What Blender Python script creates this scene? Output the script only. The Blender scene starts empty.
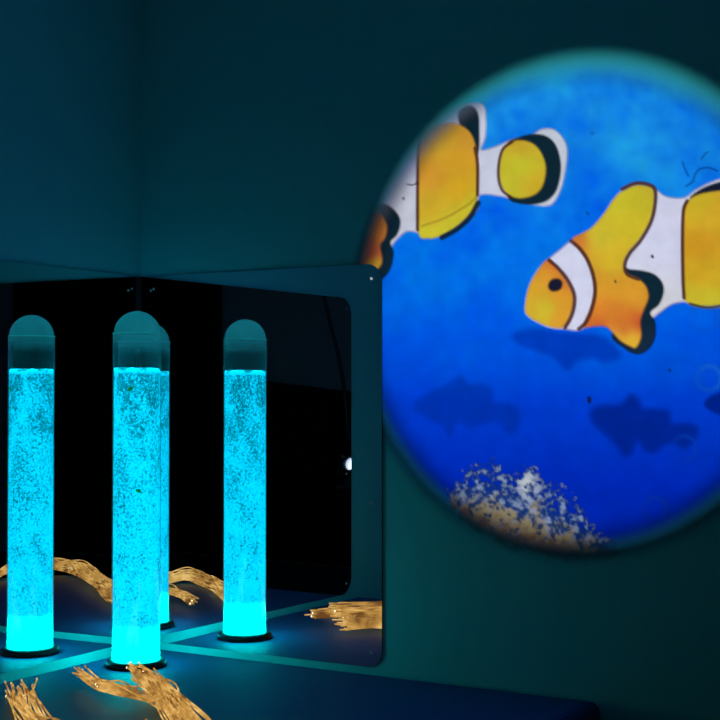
import bpy, bmesh, math, random
import numpy as np
from mathutils import Vector, noise
random.seed(7)
sc = bpy.context.scene
COL = sc.collection
PI = math.pi
U = 0.15                                   # the tube's diameter in metres

# ------------------------------------------------------------------ camera
F, YH, PHI, ERR = 1400.0, 392.41, 0.5423, 0.0259
XC, DC = -4.9615 * U, 31.6547 * U          # the room corner seen from the camera
ZC = 1.35
cph, sph = math.cos(PHI), math.sin(PHI)
CAM = Vector((-(XC * cph - DC * sph), -(XC * sph + DC * cph), ZC))
PITCH = math.atan((YH - 360) / F)
cam_d = bpy.data.cameras.new('camera')
cam = bpy.data.objects.new('camera', cam_d)
COL.objects.link(cam)
cam.location = CAM
cam.rotation_euler = (PI / 2 + PITCH, 0, PHI)
cam_d.sensor_width = 36
cam_d.lens = F * 36 / 720
cam_d.clip_start = 0.01
sc.camera = cam

def ray(px, py):
    """world direction of the sight line through a point of the photograph, one metre of depth"""
    x, h = (px - 360) / F, (360 - py) / F
    d = math.cos(PITCH) - h * math.sin(PITCH)
    z = math.sin(PITCH) + h * math.cos(PITCH)
    return Vector((x * cph - d * sph, x * sph + d * cph, z))

def on_wall(px, py, off=0.0):
    """where a sight line meets the plane of the right wall"""
    r = ray(px, py)
    t = (-off - CAM.y) / r.y
    return CAM + r * t

UL = Vector((math.sin(ERR), -math.cos(ERR), 0))      # the left wall runs this way from the corner
NL = Vector((math.cos(ERR), math.sin(ERR), 0))       # its normal, into the room
def refl_right(p): return Vector((p.x, -p.y, p.z))
def refl_left(p):
    d = p.dot(NL)
    return p - NL * (2 * d)
def seen_twice(px, py, depth):
    """a place in the room that both mirrors throw back to this point of the picture"""
    r = ray(px, py)
    f = Vector((-sph, cph, 0))
    v = CAM + r * (depth / r.dot(f))
    return refl_left(refl_right(v)) if px > 141 else refl_right(refl_left(v))

# ------------------------------------------------------------------ helpers
def srgb(c):
    return tuple(((v / 255) / 12.92 if v / 255 <= 0.04045 else ((v / 255 + 0.055) / 1.055) ** 2.4) for v in c)

def tag(o, label=None, cat=None, group=None, kind=None):
    if label: o['label'] = label
    if cat: o['category'] = cat
    if group: o['group'] = group
    if kind: o['kind'] = kind
    return o

def obj(name, bm, mats, parent=None, smooth=True):
    me = bpy.data.meshes.new(name)
    bm.normal_update()
    bm.to_mesh(me)
    bm.free()
    for m in (mats if isinstance(mats, (list, tuple)) else [mats]):
        me.materials.append(m)
    if smooth:
        me.polygons.foreach_set('use_smooth', [True] * len(me.polygons))
    o = bpy.data.objects.new(name, me)
    COL.objects.link(o)
    if parent: o.parent = parent
    return o

def empty(name, loc=(0, 0, 0), rz=0.0):
    o = bpy.data.objects.new(name, None)
    o.empty_display_size = 0.05
    COL.objects.link(o)
    o.location = loc
    o.rotation_euler = (0, 0, rz)
    return o

def add_box(bm, x0, x1, y0, y1, z0, z1, bev=0.0, seg=2):
    vs = [bm.verts.new((x, y, z)) for x in (x0, x1) for y in (y0, y1) for z in (z0, z1)]
    fs = [bm.faces.new([vs[i] for i in q]) for q in
          ((0, 1, 3, 2), (4, 6, 7, 5), (0, 4, 5, 1), (2, 3, 7, 6), (0, 2, 6, 4), (1, 5, 7, 3))]
    if bev > 0:
        es = list({e for f in fs for e in f.edges})
        bmesh.ops.bevel(bm, geom=es, offset=bev, segments=seg, profile=0.5, affect='EDGES')

def add_lathe(bm, prof, n=64, cx=0, cy=0, wave=None, closed=False):
    rings = []
    for (r, z) in prof:
        if r < 1e-6:
            rings.append([bm.verts.new((cx, cy, z))])
        else:
            rings.append([bm.verts.new((cx + r * math.cos(2 * PI * k / n), cy + r * math.sin(2 * PI * k / n),
                                        z + (wave(r, 2 * PI * k / n) if wave else 0))) for k in range(n)])
    pairs = list(zip(rings[:-1], rings[1:]))
    if closed: pairs.append((rings[-1], rings[0]))
    for a, b in pairs:
        for k in range(n):
            k2 = (k + 1) % n
            if len(a) == 1 and len(b) == 1: continue
            if len(a) == 1: bm.faces.new((a[0], b[k2], b[k]))
            elif len(b) == 1: bm.faces.new((a[k], a[k2], b[0]))
            else: bm.faces.new((a[k], a[k2], b[k2], b[k]))

def catmull(pts, sub=8, closed=False):
    P = [Vector(p) for p in pts]
    n = len(P)
    out = []
    rng = range(n) if closed else range(n - 1)
    for i in rng:
        p1, p2 = P[i], P[(i + 1) % n]
        p0 = P[(i - 1) % n] if (closed or i > 0) else p1 * 2 - p2
        p3 = P[(i + 2) % n] if (closed or i + 2 < n) else p2 * 2 - p1
        for k in range(sub):
            t = k / sub
            out.append(0.5 * ((2 * p1) + (p2 - p0) * t + (2 * p0 - 5 * p1 + 4 * p2 - p3) * t * t
                              + (3 * p1 - p0 - 3 * p2 + p3) * t ** 3))
    if not closed: out.append(P[-1])
    return out

def add_tube(bm, pts, r, n=8, cap=True):
    pts = [Vector(p) for p in pts]
    rings = []
    up = Vector((0, 0, 1))
    for i, p in enumerate(pts):
        t = (pts[min(i + 1, len(pts) - 1)] - pts[max(i - 1, 0)]).normalized()
        a = t.cross(up)
        if a.length < 1e-3: a = t.cross(Vector((1, 0, 0)))
        a.normalize()
        b = a.cross(t).normalized()
        rr = r[i] if isinstance(r, (list, tuple)) else r
        rings.append([bm.verts.new(p + a * rr * math.cos(2 * PI * k / n) + b * rr * math.sin(2 * PI * k / n)) for k in range(n)])
    for a, b in zip(rings[:-1], rings[1:]):
        for k in range(n):
            bm.faces.new((a[k], a[(k + 1) % n], b[(k + 1) % n], b[k]))
    if cap:
        bm.faces.new(list(reversed(rings[0])))
        bm.faces.new(rings[-1])

# ------------------------------------------------------------------ materials
def new_mat(name):
    m = bpy.data.materials.new(name)
    m.use_nodes = True
    nt = m.node_tree
    nt.nodes.clear()
    return m, nt, nt.nodes.new('ShaderNodeOutputMaterial')

def principled(name, col, rough=0.5, metal=0.0, noise_scale=0, var=0.0, bump=0.0, coat=0.0):
    m, nt, out = new_mat(name)
    b = nt.nodes.new('ShaderNodeBsdfPrincipled')
    b.inputs['Roughness'].default_value = rough
    b.inputs['Metallic'].default_value = metal
    b.inputs['Coat Weight'].default_value = coat
    b.inputs['Base Color'].default_value = (*col, 1)
    if noise_scale:
        tc = nt.nodes.new('ShaderNodeTexCoord')
        n = nt.nodes.new('ShaderNodeTexNoise')
        n.inputs['Scale'].default_value = noise_scale
        n.inputs['Detail'].default_value = 6
        nt.links.new(tc.outputs['Object'], n.inputs['Vector'])
        mx = nt.nodes.new('ShaderNodeMix')
        mx.data_type = 'RGBA'
        mx.inputs[6].default_value = (*[c * (1 - var) for c in col], 1)
        mx.inputs[7].default_value = (*[min(1, c * (1 + var)) for c in col], 1)
        nt.links.new(n.outputs['Fac'], mx.inputs[0])
        nt.links.new(mx.outputs[2], b.inputs['Base Color'])
        if bump:
            bp = nt.nodes.new('ShaderNodeBump')
            bp.inputs['Strength'].default_value = bump
            bp.inputs['Distance'].default_value = 0.002
            nt.links.new(n.outputs['Fac'], bp.inputs['Height'])
            nt.links.new(bp.outputs['Normal'], b.inputs['Normal'])
    nt.links.new(b.outputs['BSDF'], out.inputs['Surface'])
    return m

M = {}
M['wall'] = principled('cyan_cast_wall', (0.06, 0.92, 0.95), 0.85, noise_scale=9, var=0.03, bump=0.05)  # neutral wall with the tube's cyan light put into its colour
M['back_wall'] = principled('grey_wall_paint', (0.42, 0.42, 0.44), 0.9, noise_scale=6, var=0.05, bump=0.05)
M['ceiling'] = principled('ceiling_paint', (0.8, 0.8, 0.8), 0.9, noise_scale=12, var=0.03)
M['floor'] = principled('dark_carpet', (0.03, 0.03, 0.04), 0.95, noise_scale=160, var=0.5, bump=0.5)
M['vinyl'] = principled('navy_vinyl', (0.002, 0.10, 0.30), 0.6, noise_scale=240, var=0.12, bump=0.12)
M['piping'] = principled('navy_piping', (0.012, 0.03, 0.11), 0.4, noise_scale=200, var=0.1)
M['black'] = principled('black_plastic', (0.012, 0.012, 0.014), 0.4, noise_scale=120, var=0.2)
M['cloth'] = principled('black_cloth', (0.006, 0.006, 0.007), 0.95, noise_scale=180, var=0.3, bump=0.3)
M['metal'] = principled('grey_metal', (0.35, 0.36, 0.38), 0.35, 1.0, noise_scale=80, var=0.1)
M['chrome'] = principled('white_screw_cap', (0.85, 0.85, 0.85), 0.4, 0.0, noise_scale=60, var=0.05)
M['edge'] = principled('mirror_edge_acrylic', (0.02, 0.03, 0.035), 0.25, noise_scale=50, var=0.1)
def thin_plastic(name, col):
    m, nt, out = new_mat(name)
    p = nt.nodes.new('ShaderNodeBsdfPrincipled'); p.inputs['Base Color'].default_value = (*col, 1); p.inputs['Roughness'].default_value = 0.3
    t = nt.nodes.new('ShaderNodeBsdfTranslucent'); t.inputs['Color'].default_value = (*col, 1)
    n = nt.nodes.new('ShaderNodeTexNoise'); n.inputs['Scale'].default_value = 220
    q = nt.nodes.new('ShaderNodeMapRange'); q.inputs['To Min'].default_value = 0.6; q.inputs['To Max'].default_value = 0.95
    nt.links.new(n.outputs['Fac'], q.inputs['Value'])
    x = nt.nodes.new('ShaderNodeMixShader')
    nt.links.new(q.outputs[0], x.inputs[0])
    nt.links.new(p.outputs[0], x.inputs[1]); nt.links.new(t.outputs[0], x.inputs[2]); nt.links.new(x.outputs[0], out.inputs['Surface'])
    return m
M['fish_green'] = thin_plastic('green_plastic', (0.10, 0.42, 0.03))
M['fish_yellow'] = thin_plastic('yellow_green_plastic', (0.40, 0.85, 0.10))

def mirror_mat():
    m, nt, out = new_mat('acrylic_mirror')
    g = nt.nodes.new('ShaderNodeBsdfGlossy')
    g.inputs['Roughness'].default_value = 0.0
    g.inputs['Color'].default_value = (0.90, 0.93, 0.95, 1)
    nt.links.new(g.outputs[0], out.inputs['Surface'])
    return m
M['mirror'] = mirror_mat()

def clear_mat(name, haze, z0=None, z1=None, haze_top=None, tint=(0.95, 0.98, 1.0), back=0.45):
    """clear acrylic: see-through, a little gloss, and a haze of condensation that scatters light"""
    m, nt, out = new_mat(name)
    L = nt.links.new
    tr = nt.nodes.new('ShaderNodeBsdfTransparent')
    tr.inputs['Color'].default_value = (*tint, 1)
    tl = nt.nodes.new('ShaderNodeBsdfTranslucent')
    tl.inputs['Color'].default_value = (0.5, 0.92, 0.78, 1)
    df = nt.nodes.new('ShaderNodeBsdfDiffuse')
    df.inputs['Color'].default_value = (0.5, 0.92, 0.78, 1)
    hz = nt.nodes.new('ShaderNodeMixShader')
    hz.inputs[0].default_value = back
    L(tl.outputs[0], hz.inputs[1]); L(df.outputs[0], hz.inputs[2])
    tc = nt.nodes.new('ShaderNodeTexCoord')
    n = nt.nodes.new('ShaderNodeTexNoise')
    n.inputs['Scale'].default_value = 25
    n.inputs['Detail'].default_value = 3
    L(tc.outputs['Object'], n.inputs['Vector'])
    mr = nt.nodes.new('ShaderNodeMapRange')
    mr.inputs['To Min'].default_value = haze * 0.8
    mr.inputs['To Max'].default_value = haze * 1.2
    L(n.outputs['Fac'], mr.inputs['Value'])
    fac = mr.outputs[0]
    if z0 is not None:
        sp = nt.nodes.new('ShaderNodeSeparateXYZ')
        L(tc.outputs['Object'], sp.inputs[0])
        ramp = nt.nodes.new('ShaderNodeMapRange')
        ramp.interpolation_type = 'SMOOTHSTEP'
        ramp.inputs['From Min'].default_value = z0
        ramp.inputs['From Max'].default_value = z1
        ramp.inputs['To Min'].default_value = 0.0
        ramp.inputs['To Max'].default_value = haze_top
        L(sp.outputs['Z'], ramp.inputs['Value'])
        ad = nt.nodes.new('ShaderNodeMath'); ad.operation = 'ADD'
        L(fac, ad.inputs[0]); L(ramp.outputs[0], ad.inputs[1])
        fac = ad.outputs[0]
    # a thin wall looks denser where it is seen edge on
    lw = nt.nodes.new('ShaderNodeLayerWeight')
    lw.inputs['Blend'].default_value = 0.18
    ml = nt.nodes.new('ShaderNodeMath'); ml.operation = 'MULTIPLY_ADD'
    L(lw.outputs['Facing'], ml.inputs[0]); ml.inputs[1].default_value = 0.20; L(fac, ml.inputs[2])
    ml.use_clamp = True
    mx = nt.nodes.new('ShaderNodeMixShader')
    L(ml.outputs[0], mx.inputs[0]); L(tr.outputs[0], mx.inputs[1]); L(hz.outputs[0], mx.inputs[2])
    gl = nt.nodes.new('ShaderNodeBsdfGlossy')
    gl.inputs['Roughness'].default_value = 0.04
    lf = nt.nodes.new('ShaderNodeLayerWeight')
    lf.inputs['Blend'].default_value = 0.5
    pw = nt.nodes.new('ShaderNodeMath'); pw.operation = 'POWER'
    L(lf.outputs['Facing'], pw.inputs[0]); pw.inputs[1].default_value = 5.0
    fr = nt.nodes.new('ShaderNodeMath'); fr.operation = 'MULTIPLY_ADD'
    L(pw.outputs[0], fr.inputs[0]); fr.inputs[1].default_value = 0.5; fr.inputs[2].default_value = 0.025
    mx2 = nt.nodes.new('ShaderNodeMixShader')
    L(fr.outputs[0], mx2.inputs[0]); L(mx.outputs[0], mx2.inputs[1]); L(gl.outputs[0], mx2.inputs[2])
    L(mx2.outputs[0], out.inputs['Surface'])
    return m

WATER_Z, JOINT_Z, TOP_Z, PLINTH_Z = ZC + 0.0728, ZC + 0.1832, ZC + 0.2543, 0.50
M['dome'] = clear_mat('frosted_dome_acrylic', 0.58)
M['shell'] = clear_mat('clear_acrylic', 0.035, JOINT_Z - 0.06, JOINT_Z + 0.004, 0.4)
M['rim'] = clear_mat('rim_acrylic', 1.0, back=0.05)

def water_mat():
    """bubbling water lit from below by the tube's cyan lamp: the tube is the room's light"""
    m, nt, out = new_mat('lit_bubbling_water')
    L = nt.links.new
    tc = nt.nodes.new('ShaderNodeTexCoord')
    sp = nt.nodes.new('ShaderNodeSeparateXYZ')
    L(tc.outputs['Object'], sp.inputs[0])
    fine = nt.nodes.new('ShaderNodeTexNoise')
    fine.inputs['Scale'].default_value = 150
    fine.inputs['Detail'].default_value = 2.5
    fine.inputs['Roughness'].default_value = 0.6
    fine.inputs['Distortion'].default_value = 0.8
    L(tc.outputs['Object'], fine.inputs['Vector'])
    big = nt.nodes.new('ShaderNodeTexNoise')
    big.inputs['Scale'].default_value = 17
    big.inputs['Detail'].default_value = 2
    mp = nt.nodes.new('ShaderNodeMapping')
    mp.inputs['Scale'].default_value = (1, 1, 0.55)
    L(tc.outputs['Object'], mp.inputs[0]); L(mp.outputs[0], big.inputs['Vector'])
    # fewer dark gaps lower down, where the bubbles are packed closest
    def mrange(f0, f1, t0, t1, smooth=False):
        q = nt.nodes.new('ShaderNodeMapRange')
        if smooth: q.interpolation_type = 'SMOOTHSTEP'
        for k, v in zip(('From Min', 'From Max', 'To Min', 'To Max'), (f0, f1, t0, t1)): q.inputs[k].default_value = v
        L(sp.outputs['Z'], q.inputs['Value'])
        return q.outputs[0]
    def math_(op, x, y):
        q = nt.nodes.new('ShaderNodeMath'); q.operation = op
        for i, v in enumerate((x, y)):
            if isinstance(v, (int, float)): q.inputs[i].default_value = v
            else: L(v, q.inputs[i])
        return q.outputs[0]
    a = math_('ADD', math_('MULTIPLY', big.outputs['Fac'], 0.50), mrange(ZC - 0.65, WATER_Z, -0.05, 0.10))
    a = math_('SUBTRACT', a, mrange(WATER_Z - 0.016, WATER_Z - 0.004, 0.0, 0.5, True))
    b = math_('ADD', math_('MULTIPLY', fine.outputs['Fac'], 1.25), a)
    rp = nt.nodes.new('ShaderNodeValToRGB')
    cr = rp.color_ramp
    cr.elements[0].position = 0.0
    cr.elements[0].color = (0.0, 0.76, 1.25, 1)
    cr.elements[1].position = 1.0
    cr.elements[1].color = (0.0, 0.12, 0.2, 1)
    for p, c in ((0.52, (0.0, 0.73, 1.2, 1)), (0.66, (0.0, 0.68, 1.05, 1)), (0.74, (0.0, 0.54, 0.80, 1)), (0.84, (0.0, 0.22, 0.32, 1))):
        e = cr.elements.new(p); e.color = c
    L(math_('SUBTRACT', b, 0.19), rp.inputs['Fac'])
    em = nt.nodes.new('ShaderNodeEmission')
    # lamp in the base; surface glow boosted to light the dome and walls
    L(math_('ADD', 1.3, mrange(WATER_Z - 0.003, WATER_Z - 0.001, 0.0, 1.6)), em.inputs['Strength'])
    L(rp.outputs['Color'], em.inputs['Color'])
    base = nt.nodes.new('ShaderNodeEmission')  # extra greener glow at the tube's hidden foot, added to brighten the walls
    base.inputs['Color'].default_value = (0.0, 1.0, 0.85, 1)
    L(mrange(PLINTH_Z + 0.14, PLINTH_Z, 0.0, 16.0, True), base.inputs['Strength'])
    both = nt.nodes.new('ShaderNodeAddShader')
    L(em.outputs[0], both.inputs[0]); L(base.outputs[0], both.inputs[1])
    L(both.outputs[0], out.inputs['Surface'])
    return m
M['water'] = water_mat()

def emis(name, col, s):
    m, nt, out = new_mat(name)
    e = nt.nodes.new('ShaderNodeEmission')
    e.inputs['Color'].default_value = (*col, 1)
    e.inputs['Strength'].default_value = s
    nt.links.new(e.outputs[0], out.inputs['Surface'])
    return m
M['lens'] = emis('projector_lens_glow', (0.75, 0.85, 1.0), 3.0)

def bubble_mat():
    m, nt, out = new_mat('air_bubble')
    b = nt.nodes.new('ShaderNodeBsdfPrincipled')
    b.inputs['Base Color'].default_value = (0.25, 0.3, 0.32, 1)
    b.inputs['Roughness'].default_value = 0.12
    tr = nt.nodes.new('ShaderNodeBsdfTransparent')
    tr.inputs['Color'].default_value = (0.7, 0.8, 0.85, 1)
    mx = nt.nodes.new('ShaderNodeMixShader')
    mx.inputs[0].default_value = 0.55
    nt.links.new(tr.outputs[0], mx.inputs[1]); nt.links.new(b.outputs[0], mx.inputs[2])
    nt.links.new(mx.outputs[0], out.inputs['Surface'])
    return m
M['bubble'] = bubble_mat()

def fibre_mat():
    m, nt, out = new_mat('glowing_fibre')
    L = nt.links.new
    tc = nt.nodes.new('ShaderNodeTexCoord')
    n = nt.nodes.new('ShaderNodeTexNoise')
    n.inputs['Scale'].default_value = 14
    n.inputs['Detail'].default_value = 3
    L(tc.outputs['Object'], n.inputs['Vector'])
    rp = nt.nodes.new('ShaderNodeValToRGB')
    rp.color_ramp.elements[0].position = 0.32
    rp.color_ramp.elements[0].color = (0.17, 0.065, 0.015, 1)
    rp.color_ramp.elements[1].position = 0.72
    rp.color_ramp.elements[1].color = (1.0, 0.62, 0.2, 1)
    e2 = rp.color_ramp.elements.new(0.52); e2.color = (0.6, 0.31, 0.07, 1)
    L(n.outputs['Fac'], rp.inputs['Fac'])
    e = nt.nodes.new('ShaderNodeEmission')
    e.inputs['Strength'].default_value = 0.95
    L(rp.outputs['Color'], e.inputs['Color'])
    L(e.outputs[0], out.inputs['Surface'])
    return m
M['fibre'] = fibre_mat()
M['tip'] = emis('fibre_tip_glow', (1.0, 0.85, 0.55), 2.0)

def picture_mat():
    """the picture's own colours, thinning out at each shape's soft border"""
    m, nt, out = new_mat('projected_colours')
    L = nt.links.new
    ca = nt.nodes.new('ShaderNodeAttribute'); ca.attribute_name = 'col'
    aa = nt.nodes.new('ShaderNodeAttribute'); aa.attribute_name = 'cover'
    tc = nt.nodes.new('ShaderNodeTexCoord')
    n = nt.nodes.new('ShaderNodeTexNoise')
    n.inputs['Scale'].default_value = 16
    n.inputs['Detail'].default_value = 4
    L(tc.outputs['Object'], n.inputs['Vector'])
    mr = nt.nodes.new('ShaderNodeMapRange')
    mr.inputs['To Min'].default_value = 0.82
    mr.inputs['To Max'].default_value = 1.18
    L(n.outputs['Fac'], mr.inputs['Value'])
    mu = nt.nodes.new('ShaderNodeVectorMath'); mu.operation = 'SCALE'
    L(ca.outputs['Color'], mu.inputs[0]); L(mr.outputs[0], mu.inputs['Scale'])
    d = nt.nodes.new('ShaderNodeBsdfDiffuse')
    L(mu.outputs[0], d.inputs['Color'])
    t = nt.nodes.new('ShaderNodeBsdfTransparent')
    mx = nt.nodes.new('ShaderNodeMixShader')
    L(aa.outputs['Fac'], mx.inputs[0]); L(t.outputs[0], mx.inputs[1]); L(d.outputs[0], mx.inputs[2])
    L(mx.outputs[0], out.inputs['Surface'])
    return m
M['picture'] = picture_mat()

# ------------------------------------------------------------------ the room
RX, RY, RZ = 5.4, 5.4, 2.8
def slab(name, x0, x1, y0, y1, z0, z1, mat):
    bm = bmesh.new()
    add_box(bm, x0, x1, y0, y1, z0, z1)
    return tag(obj(name, bm, mat, smooth=False), kind='structure')
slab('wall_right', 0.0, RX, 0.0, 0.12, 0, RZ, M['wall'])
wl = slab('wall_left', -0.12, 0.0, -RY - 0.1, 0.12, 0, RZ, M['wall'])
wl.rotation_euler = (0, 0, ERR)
slab('wall_back', 0.0, RX + 0.12, -RY - 0.12, -RY, 0, RZ, M['back_wall'])
slab('wall_side', RX, RX + 0.12, -RY, 0.12, 0, RZ, M['back_wall'])
slab('floor', -0.15, RX + 0.12, -RY - 0.12, 0.12, -0.1, 0, M['floor'])
slab('ceiling', -0.15, RX + 0.12, -RY - 0.12, 0.12, RZ, RZ + 0.1, M['ceiling'])

# ------------------------------------------------------------------ mirror panels
PANEL_TOP, PANEL_BOT, PT = ZC + 2.6157 * U, 0.515, 0.005
def rounded_rect(w, z0, z1, r, round_start=False):
    """outline from the corner seam (square) to the free end (rounded)"""
    pts = [(0.0, z0)]
    for k in range(11):
        a = -PI / 2 + PI / 2 * k / 10
        pts.append((w - r + r * math.cos(a), z0 + r + r * math.sin(a)))
    for k in range(11):
        a = PI / 2 * k / 10
        pts.append((w - r + r * math.cos(a), z1 - r + r * math.sin(a)))
    pts.append((0.0, z1))
    return pts

def mirror_panel(w, r, along, into, start, label):
    root = empty('mirror_panel', (0, 0, 0))
    tag(root, label, 'mirror', 'acrylic corner mirrors')
    bm = bmesh.new()
    outl = rounded_rect(w, PANEL_BOT, PANEL_TOP, r)
    def P(s, z, d): return along * (s + start) + into * d + Vector((0, 0, z))
    fr = [bm.verts.new(P(s, z, PT)) for s, z in outl]
    bk = [bm.verts.new(P(s, z, 0.0005)) for s, z in outl]
    f = bm.faces.new(fr); f.material_index = 0
    g = bm.faces.new(list(reversed(bk))); g.material_index = 1
    n = len(outl)
    for i in range(n):
        q = bm.faces.new((fr[i], bk[i], bk[(i + 1) % n], fr[(i + 1) % n])); q.material_index = 1
    bmesh.ops.recalc_face_normals(bm, faces=bm.faces[:])
    obj('mirror_sheet', bm, [M['mirror'], M['edge']], root, smooth=False)
    for s in (0.054, w - 0.037):
        for z in (PANEL_TOP - 0.044, PANEL_TOP - 0.73, PANEL_BOT + 0.044):
            bm = bmesh.new()
            add_lathe(bm, [(0.0045, 0), (0.0045, 0.001), (0.0032, 0.0024), (0, 0.003)], 16)
            o = obj('screw', bm, M['chrome'], root)
            o.location = P(s, z, PT)
            o.rotation_euler = into.to_track_quat('Z', 'Y').to_euler()
    return root
WR, WL = 6.2906 * U, 8.78 * U
mirror_panel(WR, 0.052, Vector((1, 0, 0)), Vector((0, -1, 0)), 0.0056,
             'rounded acrylic mirror sheet screwed to the wall beside the fish picture')
mirror_panel(WL, 0.075, UL, NL, 0.0003,
             'acrylic mirror sheet on the left wall, away from the fish picture')

# ------------------------------------------------------------------ padded plinth
def plinth():
    root = empty('padded_plinth', (0, 0, 0))
    tag(root, 'navy vinyl padded corner plinth under the bubble tube', 'plinth')
    x1, y1, r = 1.65, 1.35, 0.42
    g = 0.012
    def outline(inset):
        a = [(g + inset + 0.03, -g - inset)]
        a.append((x1 - inset, -g - inset))
        rr = r - inset
        for k in range(13):
            t = PI / 2 * k / 12
            a.append((x1 - r + rr * math.cos(t), -(y1 - r + rr * math.sin(t))))
        a.append((g + inset + 0.03, -y1 + inset))
        return a
    def prism(rows):
        bm = bmesh.new()
        rings = []
        for inset, z in rows:
            rings.append([bm.verts.new((x, y, z)) for x, y in outline(inset)])
        n = len(rings[0])
        for a, b in zip(rings[:-1], rings[1:]):
            for k in range(n):
                bm.faces.new((a[k], a[(k + 1) % n], b[(k + 1) % n], b[k]))
        bm.faces.new(rings[-1]); bm.faces.new(list(reversed(rings[0])))
        bmesh.ops.recalc_face_normals(bm, faces=bm.faces[:])
        return bm
    obj('plinth_body', prism([(0.0, 0.0), (0.0, 0.37)]), M['vinyl'], root, smooth=False)
    obj('top_cushion', prism([(0.012, 0.375), (0.002, 0.385), (0.0, 0.40), (0.0, 0.465), (0.004, 0.483), (0.014, 0.495), (0.03, PLINTH_Z)]),
        M['vinyl'], root, smooth=False)
    bm = bmesh.new()
    o = outline(-0.003)
    add_tube(bm, [Vector((x, y, 0.3725)) for x, y in o[1:]], 0.006, 8)
    obj('piping', bm, M['piping'], root)
plinth()

# ------------------------------------------------------------------ bubble tube
TX, TY = 1.5444 * U, -1.9551 * U
R = U / 2
tube = empty('bubble_tube', (TX, TY, 0))
tag(tube, 'tall clear bubble tube of cyan-lit water standing before the corner mirrors', 'bubble tube')
bm = bmesh.new()
add_lathe(bm, [(0.094, PLINTH_Z), (0.094, PLINTH_Z + 0.012), (0.088, PLINTH_Z + 0.02), (R + 0.002, PLINTH_Z + 0.024), (R + 0.002, PLINTH_Z)], 64, closed=True)
obj('base_collar', bm, M['black'], tube)
bm = bmesh.new()
add_lathe(bm, [(R, PLINTH_Z + 0.001), (R, JOINT_Z - 0.002)], 96)
obj('acrylic_cylinder', bm, M['shell'], tube)
RWAT = R - 0.0035
def surf(r, a):
    return 0.0045 * math.sin(5 * a + 0.6) * r / RWAT + 0.0014 * math.sin(11 * a + 2)
bm = bmesh.new()
prof = [(RWAT, PLINTH_Z + 0.002 + (WATER_Z - PLINTH_Z - 0.01) * k / 30) for k in range(31)]
add_lathe(bm, prof, 96)
topr = [(RWAT, WATER_Z - 0.008), (RWAT - 0.001, WATER_Z - 0.002), (RWAT * 0.7, WATER_Z), (RWAT * 0.35, WATER_Z + 0.001), (0, WATER_Z + 0.001)]
add_lathe(bm, topr, 96, wave=lambda r, a: surf(r, a) if r < RWAT else 0)
obj('water_column', bm, M['water'], tube)
# bubbles riding against the tube wall (uncountable) and the foam heads at the surface
bm = bmesh.new()
tmpl = bmesh.new()
bmesh.ops.create_icosphere(tmpl, subdivisions=1, radius=1.0)
tv = [v.co.copy() for v in tmpl.verts]
tf = [[v.index for v in f.verts] for f in tmpl.faces]
tmpl.free()
cnt = 0
while cnt < 2300:
    a = random.uniform(0, 2 * PI)
    z = random.uniform(PLINTH_Z + 0.03, WATER_Z - 0.006)
    p = Vector((RWAT * math.cos(a), RWAT * math.sin(a), z))
    keep = noise.noise(Vector((p.x * 22, p.y * 22, z * 14))) + 0.55 * (z - ZC + 0.25)
    if keep < random.uniform(-0.25, 0.45): continue
    s = random.uniform(0.0011, 0.0026)
    sz = s * random.uniform(0.6, 1.0)
    rad = Vector((math.cos(a), math.sin(a), 0)); tan = Vector((-rad.y, rad.x, 0))
    vs = [bm.verts.new(p + rad * (c.x * s * 0.5) + tan * (c.y * s) + Vector((0, 0, c.z * sz))) for c in tv]
    for f in tf: bm.faces.new([vs[i] for i in f])
    cnt += 1
tag(obj('bubbles', bm, M['bubble'], tube), kind='stuff')
bm = bmesh.new()
for k in range(60):
    a = random.uniform(0, 2 * PI); rr = RWAT * math.sqrt(random.uniform(0.35, 1)) * 0.9
    s = min(random.choice((0.004, 0.005, 0.007, 0.009, 0.012)), RWAT + 0.001 - rr)
    mtx = Vector((rr * math.cos(a), rr * math.sin(a), WATER_Z - s * 0.25))
    r_ = bmesh.ops.create_icosphere(bm, subdivisions=2, radius=s)
    for v in r_['verts']: v.co = Vector((v.co.x, v.co.y, v.co.z * 0.75)) + mtx
tag(obj('foam', bm, clear_mat('foam_film', 0.6), tube), kind='stuff')
bm = bmesh.new()
hd = TOP_Z - JOINT_Z
add_lathe(bm, [((R - 0.0025) * math.cos(PI / 2 * k / 24), JOINT_Z + hd * math.sin(PI / 2 * k / 24)) for k in range(24)] + [(0, TOP_Z)], 96)
obj('dome_cap', bm, M['dome'], tube)
bm = bmesh.new()
add_lathe(bm, [(R + 0.0006, JOINT_Z - 0.0016), (R + 0.0026, JOINT_Z - 0.0006), (R + 0.0026, JOINT_Z + 0.0006), (R + 0.0002, JOINT_Z + 0.0020)], 96)
obj('rim_ring', bm, M['rim'], tube)

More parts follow.
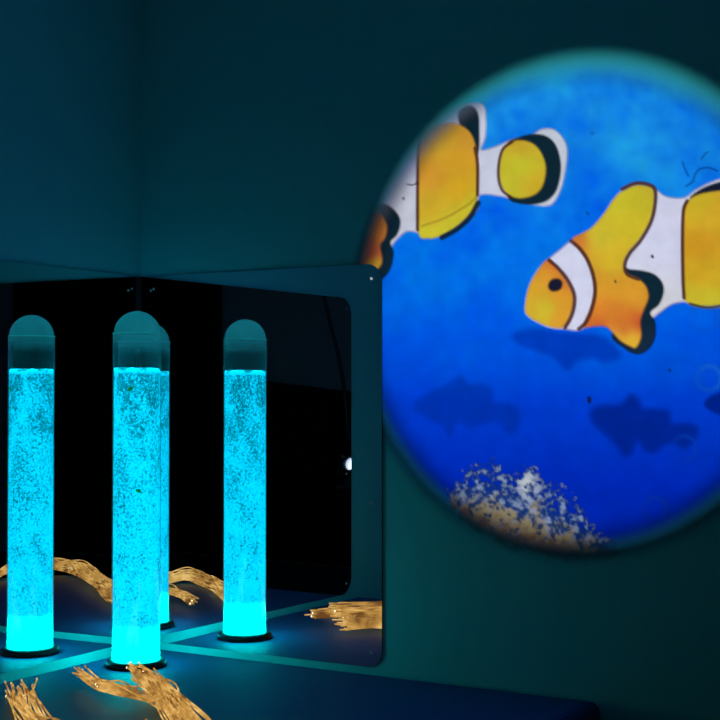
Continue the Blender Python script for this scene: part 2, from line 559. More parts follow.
# small plastic fish carried in the water
def toy_fish(px, py, label, mat, size=0.011, spin=0.3):
    f = Vector((-sph, cph, 0))
    r = ray(px, py)
    # front of the tube along that sight line
    o = Vector((CAM.x - TX, CAM.y - TY)); d = Vector((r.x, r.y))
    A, B, Cc = d.dot(d), 2 * o.dot(d), o.dot(o) - (RWAT + 0.0008) ** 2
    t = (-B - math.sqrt(max(0, B * B - 4 * A * Cc))) / (2 * A)
    p = CAM + r * t
    root = empty('toy_fish', p)
    tag(root, label, 'toy fish', 'plastic fish in the bubble tube')
    nrm = Vector((p.x - TX, p.y - TY, 0)).normalized()
    tan = Vector((-nrm.y, nrm.x, 0)); up = Vector((0, 0, 1))
    cs, sn = math.cos(spin), math.sin(spin)
    ax, ay = tan * cs + up * sn, up * cs - tan * sn
    bm = bmesh.new()
    rs = bmesh.ops.create_uvsphere(bm, u_segments=16, v_segments=10, radius=1.0)
    for v in rs['verts']:
        c = v.co.copy()
        wz = 1 - 0.35 * max(0, c.x)
        v.co = ax * c.x * size * 0.62 + ay * c.y * size * 0.36 * wz + nrm * c.z * 0.002
    obj('body', bm, mat, root)
    def fin(pts, name):
        bm = bmesh.new()
        a = [bm.verts.new(ax * x * size + ay * y * size + nrm * 0.0006) for x, y in pts]
        b = [bm.verts.new(ax * x * size + ay * y * size - nrm * 0.0006) for x, y in pts]
        bm.faces.new(a); bm.faces.new(list(reversed(b)))
        for i in range(len(a)):
            j = (i + 1) % len(a)
            bm.faces.new((a[i], b[i], b[j], a[j]))
        bmesh.ops.recalc_face_normals(bm, faces=bm.faces[:])
        obj(name, bm, mat, root, smooth=False)
    fin([(0.5, 0.02), (0.95, 0.32), (0.86, 0.0), (0.95, -0.32), (0.5, -0.02)], 'tail_fin')
    fin([(-0.2, 0.3), (0.1, 0.55), (0.3, 0.25)], 'dorsal_fin')
toy_fish(138.5, 491, 'tiny dark green plastic fish floating midway down the bubble tube', M['fish_green'], 0.0145, -0.5)
toy_fish(130, 389, 'tiny yellow-green plastic fish floating just under the water surface', M['fish_yellow'], 0.014, 0.4)

# ------------------------------------------------------------------ fibre-optic sprays lying on the plinth
def fibre_spray(chain, n, spread, label, drop=5.4):
    pts = []
    for (x, y) in chain:
        D = max(33.6, drop * F / (y - YH)) * U
        pts.append(seen_twice(x, y, D))
    base = pts[0]
    root = empty('fibre_optic_spray', (base.x, base.y, PLINTH_Z))
    tag(root, label, 'fibre optic strands', 'fibre optic sprays on the plinth')
    org = Vector((base.x, base.y, PLINTH_Z))
    m = len(pts)
    for k in range(n):
        a = random.uniform(0, 2 * PI); rr = spread * math.sqrt(random.random())
        off = Vector((rr * math.cos(a) * 1.2, rr * math.sin(a) * 1.2, rr * math.sin(2.1 * a + k) * 0.8))
        stray = random.random() < 0.18
        cp = []
        for i, p in enumerate(pts):
            w = 0.55 + 0.9 * i / (m - 1)
            q = p + off * w + Vector((random.gauss(0, 1), random.gauss(0, 1), random.gauss(0, 1))) * (0.012 if stray else 0.004)
            if stray: q.z += 0.02 * math.sin(PI * i / (m - 1))
            q.z = max(q.z, PLINTH_Z + 0.003)
            cp.append(q - org)
        bm = bmesh.new()
        add_tube(bm, catmull(cp, 6), 0.0024, 6)
        s = obj('strand', bm, M['fibre'], root)
        if k % 5 == 0:
            bm = bmesh.new()
            bmesh.ops.create_icosphere(bm, subdivisions=1, radius=0.0035)
            for v in bm.verts: v.co += cp[-1] if k % 2 else cp[m // 2]
            obj('strand_tip', bm, M['tip'], s)
fibre_spray([(-8, 574), (20, 567), (50, 564), (75, 568), (95, 579), (112, 592), (128, 600)], 70, 0.023,
            'thick orange glowing fibre optic bundle curving up to the plinth edge')
fibre_spray([(150, 584), (166, 580), (185, 577), (205, 581), (222, 590), (234, 600)], 36, 0.020,
            'thin orange fibre optic strands in a low arch behind the right tube reflection', 5.5)
fibre_spray([(146, 588), (165, 591), (180, 594), (194, 601)], 22, 0.012,
            'short orange fibre optic strands lying lowest on the plinth')

# ------------------------------------------------------------------ projector, its stand and cable
CC = on_wall(566, 310)                       # centre of the projected circle
rdir = ray(348.0, 463.5)
best = None
for k in range(400):
    D = 5.0 + k * 0.02
    p = seen_twice(348.0, 463.5, D)
    e = abs(p.x - CC.x + 0.12)
    if best is None or e < best[0]: best = (e, p.copy(), D)
LENS = best[1]
LENS.y = max(LENS.y, -RY + 0.55)
aim = (CC - LENS).normalized()
proj = empty('projector', (LENS.x, LENS.y, LENS.z))
tag(proj, 'small black picture projector with a bright lens, on a stand, facing the wall picture', 'projector')
proj.rotation_euler = aim.to_track_quat('Y', 'Z').to_euler()
bm = bmesh.new(); add_box(bm, -0.13, 0.13, -0.36, -0.06, -0.065, 0.065, 0.012, 3)
obj('housing', bm, M['black'], proj)
bm = bmesh.new()
add_lathe(bm, [(0.048, 0.0), (0.048, 0.062), (0.042, 0.066), (0.036, 0.062), (0.034, 0.03), (0.034, 0.0)], 40, closed=True)
b = obj('lens_barrel', bm, M['metal'], proj); b.location = (0, -0.07, 0); b.rotation_euler = (-PI / 2, 0, 0)
bm = bmesh.new()
add_lathe(bm, [(0.033, 0.0), (0.024, 0.004), (0.012, 0.0065), (0, 0.007)], 32)
g = obj('lens_glass', bm, M['lens'], proj); g.location = (0, -0.045, 0); g.rotation_euler = (-PI / 2, 0, 0)
for k in range(6):
    bm = bmesh.new(); add_box(bm, 0.1295, 0.132, -0.32 + k * 0.035, -0.30 + k * 0.035, -0.04, 0.04)
    obj('vent_slot', bm, M['metal'], proj, smooth=False)
bm = bmesh.new()
add_tube(bm, [(0.075, -0.065, 0.045), (0.10, -0.06, 0.048)], 0.008, 10)
obj('focus_knob', bm, M['metal'], proj)
fwd = Vector((aim.x, aim.y, 0)).normalized()
sx, sy = LENS.x - fwd.x * 0.21, LENS.y - fwd.y * 0.21
tray_z = LENS.z - aim.z * 0.21 - 0.065 - 0.052
st = empty('projector_stand', (sx, sy, 0), math.atan2(fwd.y, fwd.x) - PI / 2)
tag(st, 'slim grey metal stand holding the projector', 'stand')
bm = bmesh.new(); add_lathe(bm, [(0, 0), (0.2, 0), (0.2, 0.012), (0.18, 0.02), (0.03, 0.03), (0, 0.03)], 48); obj('base', bm, M['metal'], st)
bm = bmesh.new(); add_tube(bm, [(0, 0, 0.028), (0, 0, tray_z)], 0.018, 20); obj('post', bm, M['metal'], st)
bm = bmesh.new(); add_box(bm, -0.15, 0.15, -0.17, 0.15, tray_z, tray_z + 0.014, 0.004); obj('tray', bm, M['metal'], st)
bm = bmesh.new(); add_box(bm, -0.1, 0.1, 0.09, 0.12, tray_z + 0.014, tray_z + 0.060, 0.003); obj('riser', bm, M['metal'], st)
# power cable climbing to the ceiling behind the projector
Dv = best[2] * 0.985
cab = []
for (x, y) in ((318, 276), (323, 294), (330, 325), (337, 352), (342.5, 382), (346, 410), (348, 440)):
    cab.append(seen_twice(x, y, Dv))
bm = bmesh.new()
top = cab[0] + Vector((0.03, 0.01, 0))
path = [Vector((top.x + 0.05, top.y, RZ)), Vector((top.x + 0.03, top.y, (RZ + top.z) / 2))] + cab
add_tube(bm, catmull(path, 8), 0.011, 10)
tag(obj('power_cable', bm, M['black']), 'thick black cable hanging from the ceiling to the projector, seen in the mirror', 'cable')

spot_d = bpy.data.lights.new('projector_beam', 'SPOT')
spot = bpy.data.objects.new('projector_beam', spot_d)
COL.objects.link(spot)
spot.location = LENS + aim * 0.02
spot.rotation_euler = (CC - spot.location).to_track_quat('-Z', 'Y').to_euler()
dist = (CC - spot.location).length
RADW = 0.65     # half-lit radius of the circle on the wall
BLEND = 0.31
edge = math.sqrt(1 - BLEND * 0.5)
half = math.atan(RADW / edge / dist)
spot_d.spot_size = 2 * half
spot_d.spot_blend = BLEND
spot_d.shadow_soft_size = 0.0
spot_d.color = (1.0, 1.0, 1.0)
spot_d.energy = 1.02 * PI * dist ** 2 * 4 * PI

# ------------------------------------------------------------------ drape on the far wall, dim in the mirrors
def back_point(px, py):
    lo = None
    for k in range(900):
        p = seen_twice(px, py, 5.0 + 0.01 * k)
        if p.y <= -RY + 0.05: break
    return p
pa, pb = back_point(232, 377), back_point(346, 391)
bm = bmesh.new()
nx = 200
x0, x1 = min(pa.x, pb.x) - 0.1, RX - 0.02
stepx = back_point(222, 377).x
rows = 14
grid = []
for i in range(nx + 1):
    x = x0 + (x1 - x0) * i / nx
    t = (x - pb.x) / (pa.x - pb.x)
    zt = pb.z + (pa.z - pb.z) * t if x < stepx else 2.5
    colv = []
    for j in range(rows + 1):
        z = zt + (0.02 - zt) * j / rows
        colv.append(bm.verts.new((x, -RY + 0.06 + 0.025 * math.sin(x * 38) * (0.3 + 0.7 * j / rows), z)))
    grid.append(colv)
for i in range(nx):
    for j in range(rows):
        bm.faces.new((grid[i][j], grid[i][j + 1], grid[i + 1][j + 1], grid[i + 1][j]))
dr = obj('black_drape', bm, M['cloth'])
so = dr.modifiers.new('thickness', 'SOLIDIFY'); so.thickness = 0.006
tag(dr, 'black cloth drape on the far wall, barely visible in the right mirror', 'curtain')

# ------------------------------------------------------------------ the projected picture, its light held in coloured patches
PIC = empty('projected_picture', on_wall(566, 310, 0.001))
tag(PIC, 'round projected picture of clownfish over coral on the teal-lit wall', 'projected picture')
PORG = PIC.location.copy()
CA = np.array(CAM)
def wall_grid(X, Y, off):
    x, h = (X - 360) / F, (360 - Y) / F
    d = math.cos(PITCH) - h * math.sin(PITCH)
    z = math.sin(PITCH) + h * math.cos(PITCH)
    rx, ry, rz = x * cph - d * sph, x * sph + d * cph, z
    t = (-off - CAM.y) / ry
    return np.stack([CAM.x + rx * t, CAM.y + ry * t, CAM.z + rz * t], -1) - np.array(PORG)

def poly_sd(poly, X, Y):
    """signed distance to a closed outline, inside positive"""
    P = np.array(poly, float)
    Q = np.roll(P, -1, 0)
    d2 = np.full(X.shape, 1e12)
    inside = np.zeros(X.shape, bool)
    for (ax, ay), (bx, by) in zip(P, Q):
        ex, ey = bx - ax, by - ay
        L2 = ex * ex + ey * ey + 1e-12
        t = np.clip(((X - ax) * ex + (Y - ay) * ey) / L2, 0, 1)
        d2 = np.minimum(d2, (X - ax - t * ex) ** 2 + (Y - ay - t * ey) ** 2)
        c = ((ay > Y) != (by > Y)) & (X < ex * (Y - ay) / (ey if abs(ey) > 1e-12 else 1e-12) + ax)
        inside ^= c
    d = np.sqrt(d2)
    return np.where(inside, d, -d)

def line_sd(pts, X, Y, w):
    P = np.array(pts, float)
    d2 = np.full(X.shape, 1e12)
    for (ax, ay), (bx, by) in zip(P[:-1], P[1:]):
        ex, ey = bx - ax, by - ay
        t = np.clip(((X - ax) * ex + (Y - ay) * ey) / (ex * ex + ey * ey + 1e-12), 0, 1)
        d2 = np.minimum(d2, (X - ax - t * ex) ** 2 + (Y - ay - t * ey) ** 2)
    return w / 2 - np.sqrt(d2)

def sstep(v, a, b):
    t = np.clip((v - a) / (b - a), 0, 1)
    return t * t * (3 - 2 * t)

def vnoise(X, Y, scale, seed=0, octaves=3):
    out = np.empty(X.shape)
    it = np.nditer([X, Y, out], op_flags=[['readonly'], ['readonly'], ['writeonly']])
    for x, y, o in it:
        o[...] = noise.fractal(Vector((float(x) * scale, float(y) * scale, seed * 7.3)), 0.9, 2.1, octaves)
    return out

def anchors(cols):
    """colour field through a few known colours, inverse-distance weighted"""
    pts = [(x, y, srgb(c)) for x, y, c in cols]
    def fn(X, Y):
        if len(pts) == 1:
            return np.broadcast_to(np.array(pts[0][2]), X.shape + (3,)).copy()
        wsum = np.zeros(X.shape); acc = np.zeros(X.shape + (3,))
        for x, y, c in pts:
            w = 1 / (((X - x) ** 2 + (Y - y) ** 2) + 60) ** 1.6
            wsum += w; acc += w[..., None] * np.array(c)
        return acc / wsum[..., None]
    return fn

def patch(name, sd, box, colfn, off, step=1.6, soft=1.6, parent=PIC, cover=1.0, coverfn=None):
    x0, y0, x1, y1 = box
    m = soft + 1
    xs = np.arange(x0 - m, x1 + m + step, step); ys = np.arange(y0 - m, y1 + m + step, step)
    X, Y = np.meshgrid(xs, ys, indexing='ij')
    S = sd(X, Y)
    A = sstep(S, -soft, soft) * cover
    if coverfn is not None: A = A * coverfn(X, Y)
    if name != 'water': A = A * sstep(disc_sd(X, Y), -22, 22)
    C = colfn(X, Y)
    W = wall_grid(X, Y, off)
    keep = (A > 0.003) & ~((W[..., 0] + PORG.x < WR - 0.012) & (W[..., 2] + PORG.z < PANEL_TOP - 0.012))
    cell = keep[:-1, :-1] | keep[1:, :-1] | keep[:-1, 1:] | keep[1:, 1:]
    used = np.zeros(keep.shape, bool)
    used[:-1, :-1] |= cell; used[1:, :-1] |= cell; used[:-1, 1:] |= cell; used[1:, 1:] |= cell
    idx = np.full(keep.shape, -1); idx[used] = np.arange(used.sum())
    ii, jj = np.nonzero(cell)
    faces = np.stack([idx[ii, jj], idx[ii, jj + 1], idx[ii + 1, jj + 1], idx[ii + 1, jj]], -1)
    me = bpy.data.meshes.new(name)
    me.from_pydata(W[used].tolist(), [], faces.tolist())
    ca = me.attributes.new('col', 'FLOAT_COLOR', 'POINT')
    buf = np.ones((used.sum(), 4), np.float32); buf[:, :3] = C[used]
    ca.data.foreach_set('color', buf.ravel())
    aa = me.attributes.new('cover', 'FLOAT', 'POINT')
    aa.data.foreach_set('value', A[used].astype(np.float32))
    me.materials.append(M['picture'])
    me.update()
    o = bpy.data.objects.new(name, me)
    COL.objects.link(o)
    o.parent = parent
    return o

OFF = [0.0010]
def nxt():
    OFF[0] += 0.00012
    return OFF[0]
def smooth2(pts, sub=6):
    return [(p.x, p.y) for p in catmull([(x, y, 0) for x, y in pts], sub, True)]
def shape(name, pts, cols, parent=PIC, soft=1.6, step=1.6, cover=1.0, label=None, sm=True):
    poly = smooth2(pts) if sm else pts
    xs = [p[0] for p in poly]; ys = [p[1] for p in poly]
    o = patch(name, lambda X, Y: poly_sd(poly, X, Y), (min(xs), min(ys), max(xs), max(ys)), anchors(cols), nxt(), step, soft, parent, cover)
    if label: o['label'] = label
    return o
def stroke(name, pts, w, col, parent=PIC, soft=1.5, cover=0.88, step=1.0):
    poly = [(p.x, p.y) for p in catmull([(x, y, 0) for x, y in pts], 6)]
    xs = [p[0] for p in poly]; ys = [p[1] for p in poly]
    return patch(name, lambda X, Y: line_sd(poly, X, Y, w), (min(xs) - w, min(ys) - w, max(xs) + w, max(ys) + w),
                 anchors([(0, 0, col)]), nxt(), step, soft, parent, cover)

# water: a disc, pale towards the surface and deep blue below
WST = [(80, (24, 146, 236)), (130, (20, 136, 232)), (250, (2, 112, 230)), (330, (0, 88, 220)), (400, (0, 58, 198)), (480, (0, 38, 172)), (600, (0, 26, 140))]
def water_col(X, Y):
    ys = [a for a, _ in WST]; cs = np.array([srgb(c) for _, c in WST])
    N = vnoise(X, Y, 0.011, 1) * 46 + vnoise(X, Y, 0.035, 4) * 22
    Yn = Y - N * np.clip((420 - Y) / 250, 0.15, 1.0)
    C = np.stack([np.interp(Yn, ys, cs[:, k]) for k in range(3)], -1)
    mot = (vnoise(X, Y, 0.016, 41, 3) + 0.5 * vnoise(X, Y, 0.06, 43, 2)) * np.clip((430 - Y) / 200, 0.12, 1.0)
    C[..., 1] *= np.clip(1 + 0.42 * mot, 0.5, 1.6)
    C[..., 0] *= np.clip(1 + 0.9 * mot, 0.2, 2.5)
    return C
ctr = PORG
def disc_sd(X, Y):
    W = wall_grid(X, Y, 0.0010)
    rr = np.sqrt(W[..., 0] ** 2 + W[..., 2] ** 2)
    return (RADW * 1.04 - rr) / RADW * 250
w = patch('water', disc_sd, (270, -30, 850, 640), water_col, 0.0010, 4.0, 22)
w['label'] = 'bright blue water of the projected picture'

# shadowy fish in the distance
S1 = [(415, 406), (428, 394), (445, 386), (460, 376), (468, 384), (482, 385), (492, 389), (494, 401), (507, 404), (518, 410), (517, 429), (508, 432), (497, 422), (484, 424), (470, 427), (456, 423), (450, 437), (443, 425), (425, 416)]
S2 = [(591, 413), (600, 406), (620, 405), (630, 395), (638, 399), (643, 408), (655, 409), (668, 412), (672, 424), (685, 424), (697, 428), (694, 440), (684, 448), (675, 443), (663, 445), (655, 452), (645, 450), (638, 442), (630, 453), (624, 455), (617, 445), (605, 434), (595, 424)]
S3 = [(512, 336), (524, 330), (545, 329), (565, 333), (600, 336), (613, 344), (620, 356), (605, 362), (592, 358), (578, 361), (567, 370), (560, 363), (550, 356), (535, 350), (520, 345)]
S4 = [(705, 403), (715, 395), (735, 391), (752, 399), (764, 396), (766, 412), (752, 410), (732, 417), (712, 411)]
shape('fish_shadow', S1, [(460, 400, (0, 52, 176))], soft=5, step=2.2, cover=0.42, label='faint dark blue fish silhouette low on the left of the picture')
shape('fish_shadow', S2, [(640, 420, (0, 36, 146))], soft=5.5, step=2.2, cover=0.62, label='dark blue fish silhouette below the whole clownfish')
shape('fish_shadow', S3, [(560, 345, (0, 54, 190))], soft=5, step=2.2, cover=0.5, label='dark blue fish silhouette under the clownfish head')
shape('fish_shadow', S4, [(730, 405, (0, 34, 140))], soft=3, step=2.2, cover=0.85, label='dark blue fish silhouette cut by the picture side')

# pale bubble rings
def ring(cx, cy, r, w, col, cover):
    return patch('bubble_ring', lambda X, Y: w / 2 - np.abs(np.hypot(X - cx, (Y - cy)) - r), (cx - r - w, cy - r - w, cx + r + w, cy + r + w),
                 anchors([(0, 0, col)]), nxt(), 1.6, 2.2, PIC, cover,
                 lambda X, Y: 0.45 + 0.55 * sstep(np.cos(np.arctan2(Y - cy, X - cx) * 1.0 + 0.6), -0.9, 0.9))
ring(709, 378, 12, 5, (20, 105, 225), 0.6)
ring(704, 318, 14, 5, (15, 105, 225), 0.35)
ring(684, 448, 12, 4, (10, 70, 205), 0.35)
ring(655, 510, 12, 4, (10, 56, 180), 0.4)

# coral heap
CORAL = [(450, 497), (456, 486), (465, 472), (477, 463), (490, 462), (504, 470), (516, 476), (526, 468), (536, 469), (546, 480), (558, 486), (571, 497), (581, 505), (587, 519), (598, 530), (610, 542), (620, 552), (602, 560), (580, 562), (558, 559), (538, 555), (518, 549), (498, 541), (480, 532), (464, 521), (455, 511)]
cpoly = smooth2(CORAL)
def coral_sd(X, Y):
    return poly_sd(cpoly, X, Y) + vnoise(X, Y, 0.13, 9, 3) * 7
def coral_t(X, Y):            # 0 on the ragged upper slope, 1 along the sandy foot
    top = np.interp(X, [450, 480, 530, 585, 615], [488, 463, 468, 515, 548])
    bot = np.interp(X, [450, 480, 530, 585, 615], [508, 532, 553, 562, 560])
    return np.clip((Y - top) / (bot - top + 1e-6), 0, 1)
def coral_n(X, Y):
    t = coral_t(X, Y)
    cone = np.exp(-(((X - 527) / 10) ** 2 + ((Y - 486) / 15) ** 2))
    n = 0.85 * vnoise(X, Y, 0.12, 3, 4) + 0.5 * vnoise(X, Y, 0.28, 5, 2) - 0.08
    return n + 0.55 * sstep(t + 0.25 * vnoise(X, Y, 0.2, 8, 2), 0.5, 0.85) + 0.7 * cone
def coral_cover(X, Y):
    t = coral_t(X, Y)
    return np.clip(sstep(coral_n(X, Y), -0.5, 0.3) + sstep(t, 0.15, 0.5) * 0.7, 0.1, 0.95)
def coral_col(X, Y):
    t = coral_t(X, Y)[..., None]
    n = coral_n(X, Y)[..., None]
    cone = np.exp(-(((X - 527) / 9) ** 2 + ((Y - 484) / 14) ** 2))[..., None]
    hi = np.array(srgb((126, 144, 180))) * (1 - cone) + np.array(srgb((186, 194, 198))) * cone; lo = np.array(srgb((22, 56, 118)))
    tan = np.array(srgb((146, 134, 102))); brn = np.array(srgb((124, 92, 58))); dk = np.array(srgb((50, 70, 92)))
    f = sstep(n, -0.25, 0.65)
    up = lo + (hi - lo) * f
    dn = tan + (brn - tan) * sstep(t + 0.3 * vnoise(X, Y, 0.15, 21, 2)[..., None], 0.6, 1.0)
    dn = dk + (dn - dk) * sstep(n, -0.35, 0.35)
    return up + (dn - up) * sstep(t + 0.3 * vnoise(X, Y, 0.09, 31, 3)[..., None], 0.35, 0.75)
tag(patch('coral', coral_sd, (440, 455, 626, 568), coral_col, nxt(), 1.5, 2.0, PIC, 0.95, coral_cover), 'pale branching coral heap with a sandy tan foot')

WHITE = (206, 208, 232)
BLACK = (14, 38, 52)
BROWN = (92, 48, 42)

# ---- clownfish cut by the picture's upper left edge
BODY_A = [(340, 262), (348, 225), (362, 198), (384, 165), (404, 140), (418, 122), (440, 112), (462, 104), (482, 104), (486, 120), (485, 138), (481, 150),
          (495, 147), (512, 140), (530, 137), (540, 130), (552, 129), (562, 137), (567, 150), (565, 172), (560, 191), (553, 203), (545, 206), (532, 204), (512, 199), (500, 196), (480, 195),
          (476, 210), (456, 228), (438, 236), (420, 233), (408, 231), (400, 236), (393, 244), (380, 262), (360, 275)]
A = shape('clownfish', BODY_A, [(430, 160, WHITE), (390, 200, (198, 200, 214)), (545, 135, (196, 204, 218))], label='orange and white clownfish cut off by the upper left edge of the picture')
shape('black_margin', [(458, 118), (462, 108), (472, 106), (478, 114), (479, 130), (478.5, 150), (474, 158), (466, 140)], [(470, 120, BLACK)], A)
shape('orange_band', [(419, 134), (427, 127), (440, 124), (454, 123), (465, 128), (472, 136), (476, 150), (478, 168), (477.5, 190), (476, 203), (470, 214), (456, 227), (440, 236), (428, 238), (418.5, 232), (418, 180)],
      [(440, 140, (206, 162, 52)), (455, 160, (212, 158, 40)), (430, 175, (212, 150, 48)), (460, 190, (214, 164, 36)), (430, 210, (206, 168, 44)), (450, 226, (200, 190, 50)), (472, 205, (198, 188, 46)), (428, 233, (204, 194, 50)), (470, 140, (208, 150, 50))], A)
stroke('dark_outline', [(420, 130), (418, 150), (417.5, 180), (417.5, 230)], 2.6, BROWN, A)
stroke('dark_outline', [(475, 148), (477.5, 165), (477.5, 195)], 2.6, BROWN, A)
stroke('dark_outline', [(478, 203), (470, 217), (457, 229), (442, 237.5)], 4.5, BLACK, A)
stroke('fin_crease', [(422, 226), (445, 218), (466, 206), (476, 198)], 1.6, (178, 130, 42), A, cover=0.4)
shape('black_margin', [(508, 145), (518, 138), (532, 134.5), (545, 136), (554, 143), (559, 155), (560.5, 170), (557, 188), (550, 198), (540, 203), (524, 204), (508, 197), (520, 170)], [(540, 170, BLACK)], A)
shape('tail_patch', [(503, 150), (510, 143), (521, 140.5), (533, 144), (541, 153), (545.5, 167), (543, 184), (535, 194), (520, 198), (508, 194), (501, 184), (499, 168)],
      [(520, 165, (196, 192, 46)), (510, 185, (200, 190, 50)), (535, 185, (206, 172, 44)), (520, 145, (204, 168, 48))], A)
stroke('dark_outline', [(512, 142), (503, 149), (499, 162), (498.5, 178), (502, 190), (510, 197)], 2.2, BROWN, A)
shape('black_margin', [(360, 214), (372, 205), (384, 204), (394, 210), (400, 221), (397, 234), (390, 242), (393, 252), (391, 266), (384, 277), (370, 285), (355, 280)], [(380, 240, BLACK)], A)
shape('pectoral_fin', [(352, 232), (362, 218), (374, 211), (382, 216), (386.5, 226), (385, 237), (380, 245), (381.5, 256), (381, 264), (374, 272), (362, 280), (350, 270)],
      [(376, 220, (208, 130, 70)), (380, 232, (210, 128, 56)), (372, 252, (190, 76, 62)), (374, 266, (214, 170, 50)), (362, 250, (190, 90, 60)), (360, 226, (200, 120, 60))], A)

# ---- the whole clownfish
BODY_B = [(525, 309), (529, 287), (538, 270), (549, 259), (560, 250), (571, 241), (582, 234), (592, 228), (604, 214), (614, 199), (623, 190), (635, 184.5), (647, 185), (656, 190), (667, 197), (684, 198),
          (696, 190), (712, 182), (730, 178), (752, 186), (772, 196), (790, 190), (812, 196), (822, 220), (820, 256), (808, 282), (790, 290), (768, 286), (748, 298), (724, 306), (702, 307), (686, 302), (672, 304), (660, 312), (652, 318), (640, 322),
          (612, 322), (592, 323), (579, 330), (565, 329), (550, 327.5), (538, 322.5), (529, 317)]
B = shape('clownfish', BODY_B, [(670, 240, WHITE), (580, 290, WHITE), (655, 316, (206, 206, 214))], label='orange and white clownfish facing left with its whole head in view')
shape('black_margin', [(624, 272), (632, 270), (642, 271), (653, 274), (661, 281), (663.5, 291), (659, 304), (650, 312.5), (654.5, 322), (654.5, 338), (647, 350), (636, 354), (624, 348), (612, 335), (630, 310)],
      [(650, 300, BLACK), (640, 350, (20, 40, 60))], B)
shape('orange_body', [(573, 240), (582, 234), (592, 228), (604, 214.5), (614.5, 199), (623, 191), (635, 185.5), (647, 186), (653.5, 190), (654, 204), (650, 221), (640, 238.5), (629, 252), (624, 263), (626, 273), (638, 279), (646, 287), (648, 298), (643, 311), (640, 322), (641, 336), (636, 347), (630, 346), (620, 340), (607, 327), (595, 326), (584, 326), (591, 308), (594.5, 292), (593, 276), (586, 258)],
      [(640, 195, (200, 190, 44)), (620, 205, (204, 192, 46)), (632, 225, (206, 186, 44)), (600, 235, (204, 188, 50)), (612, 260, (210, 178, 44)), (600, 285, (212, 152, 46)), (625, 290, (214, 152, 44)), (638, 298, (212, 148, 44)), (605, 312, (212, 128, 44)), (625, 318, (208, 116, 42)),
       (600, 325, (200, 92, 44)), (622, 330, (200, 84, 44)), (638, 322, (196, 80, 46)), (630, 340, (220, 180, 52)), (618, 336, (222, 176, 60)), (576, 240, (206, 120, 50)), (645, 188, (196, 170, 50))], B)
stroke('dark_outline', [(622, 189), (635, 183.5), (648, 184.5), (655, 190), (655, 205), (651, 222), (641, 240), (630, 253), (625, 264), (627, 274), (638, 279)], 3.0, (86, 52, 44), B)
shape('orange_head', [(525.5, 309), (529, 288), (538, 271), (548, 260), (557, 268), (566, 280), (572.5, 293), (573, 303), (570, 316), (563, 327), (550, 326.5), (538, 321.5), (529, 316)],
      [(545, 275, (214, 150, 46)), (535, 290, (212, 160, 44)), (563, 295, (216, 152, 42)), (545, 310, (202, 186, 50)), (533, 308, (208, 172, 48)), (560, 318, (212, 148, 44)), (552, 264, (206, 110, 48)), (565, 284, (204, 116, 48))], B)
stroke('dark_outline', [(549, 260), (558, 268), (567, 279), (573.5, 292), (574.5, 303), (571.5, 316), (565, 328)], 3.2, BROWN, B)
stroke('dark_outline', [(571, 241), (580, 249), (588, 261), (593.5, 277), (595, 292), (592, 308), (586, 322), (579, 329)], 3.4, BROWN, B)
shape('eye', [(548.5, 286.5), (550, 281.5), (554.5, 279), (559.5, 279.5), (562, 283), (561, 288), (556.5, 290.8), (551, 290.5)], [(555, 285, (24, 26, 48))], B, soft=2.0, step=1.0)
shape('black_margin', [(690, 198), (700, 190), (714, 184), (730, 181), (748, 187), (752, 196), (730, 192), (710, 193), (698, 198)], [(710, 188, (20, 28, 48))], B)
shape('orange_rear_band', [(683.5, 210), (688, 201), (698, 195), (712, 192), (730, 191), (746, 197), (751, 215), (752, 250), (750, 282), (742, 297), (724, 304), (704, 306), (692, 305), (685, 299), (683, 280), (682.5, 245)],
      [(700, 205, (206, 178, 42)), (715, 215, (210, 168, 42)), (700, 245, (206, 150, 36)), (700, 275, (204, 160, 36)), (690, 295, (200, 180, 44)), (712, 298, (202, 190, 48)), (735, 240, (206, 150, 40)), (720, 280, (204, 166, 38))], B)
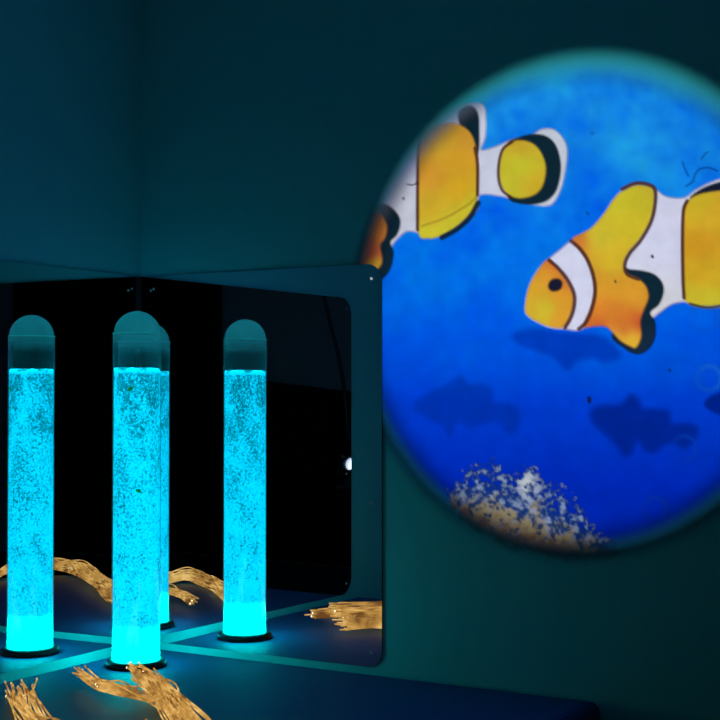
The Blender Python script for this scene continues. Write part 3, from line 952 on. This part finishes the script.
stroke('dark_outline', [(687, 201), (683.5, 210), (682.5, 230), (682.5, 255), (683, 280), (684, 298)], 3.0, BROWN, B)
stroke('dark_outline', [(690, 304), (706, 307.5), (724, 305), (744, 297)], 2.2, (60, 70, 60), B)
shape('black_margin', [(776, 200), (790, 194), (808, 200), (817, 222), (815, 254), (804, 278), (788, 284), (774, 280)], [(800, 240, BLACK)], B)
shape('tail_patch', [(772, 212), (784, 204), (798, 210), (803, 232), (800, 258), (790, 272), (776, 272), (768, 244)], [(785, 240, (198, 190, 46))], B)

# hairs and specks of dust caught in the projector
for pts, w_ in (([(682, 162), (685, 170), (688, 176)], 1.2), ([(686, 186), (692, 182), (695, 174), (700, 169), (709, 168), (717, 171)], 1.4), ([(701, 159), (704, 155), (707, 152)], 1.0)):
    stroke('dust_hair', pts, w_, (6, 50, 130), soft=1.2, cover=0.5)
stroke('dust_hair', [(407, 184.5), (412, 185), (418, 183)], 1.0, (60, 40, 50), soft=0.8, cover=0.8)
for x, y, r_, cv in ((588.5, 398, 3.0, 0.8), (588.5, 401, 2.6, 0.8), (652, 256, 2.2, 0.8), (403, 198, 1.8, 0.6), (669, 370, 2.2, 0.5), (592, 133, 2.0, 0.35), (587, 213, 2.2, 0.4), (615, 281, 1.6, 0.7)):
    stroke('dust_speck', [(x, y), (x + 0.5, y + 1.2)], r_, (24, 30, 60), soft=0.9, cover=cv)

# ------------------------------------------------------------------ render look
wd = bpy.data.worlds.new('world')
wd.use_nodes = True
wd.node_tree.nodes['Background'].inputs[0].default_value = (0, 0, 0, 1)
wd.node_tree.nodes['Background'].inputs[1].default_value = 0.0
sc.world = wd
sc.view_settings.view_transform = 'Standard'
sc.view_settings.look = 'None'
sc.view_settings.exposure = 0.0
sc.view_settings.gamma = 1.0
sc.view_settings.use_curve_mapping = False
sc.cycles.max_bounces = 14
sc.cycles.glossy_bounces = 8
sc.cycles.transparent_max_bounces = 40
sc.cycles.diffuse_bounces = 5
sc.cycles.sample_clamp_indirect = 6.0
sc.cycles.use_denoising = True
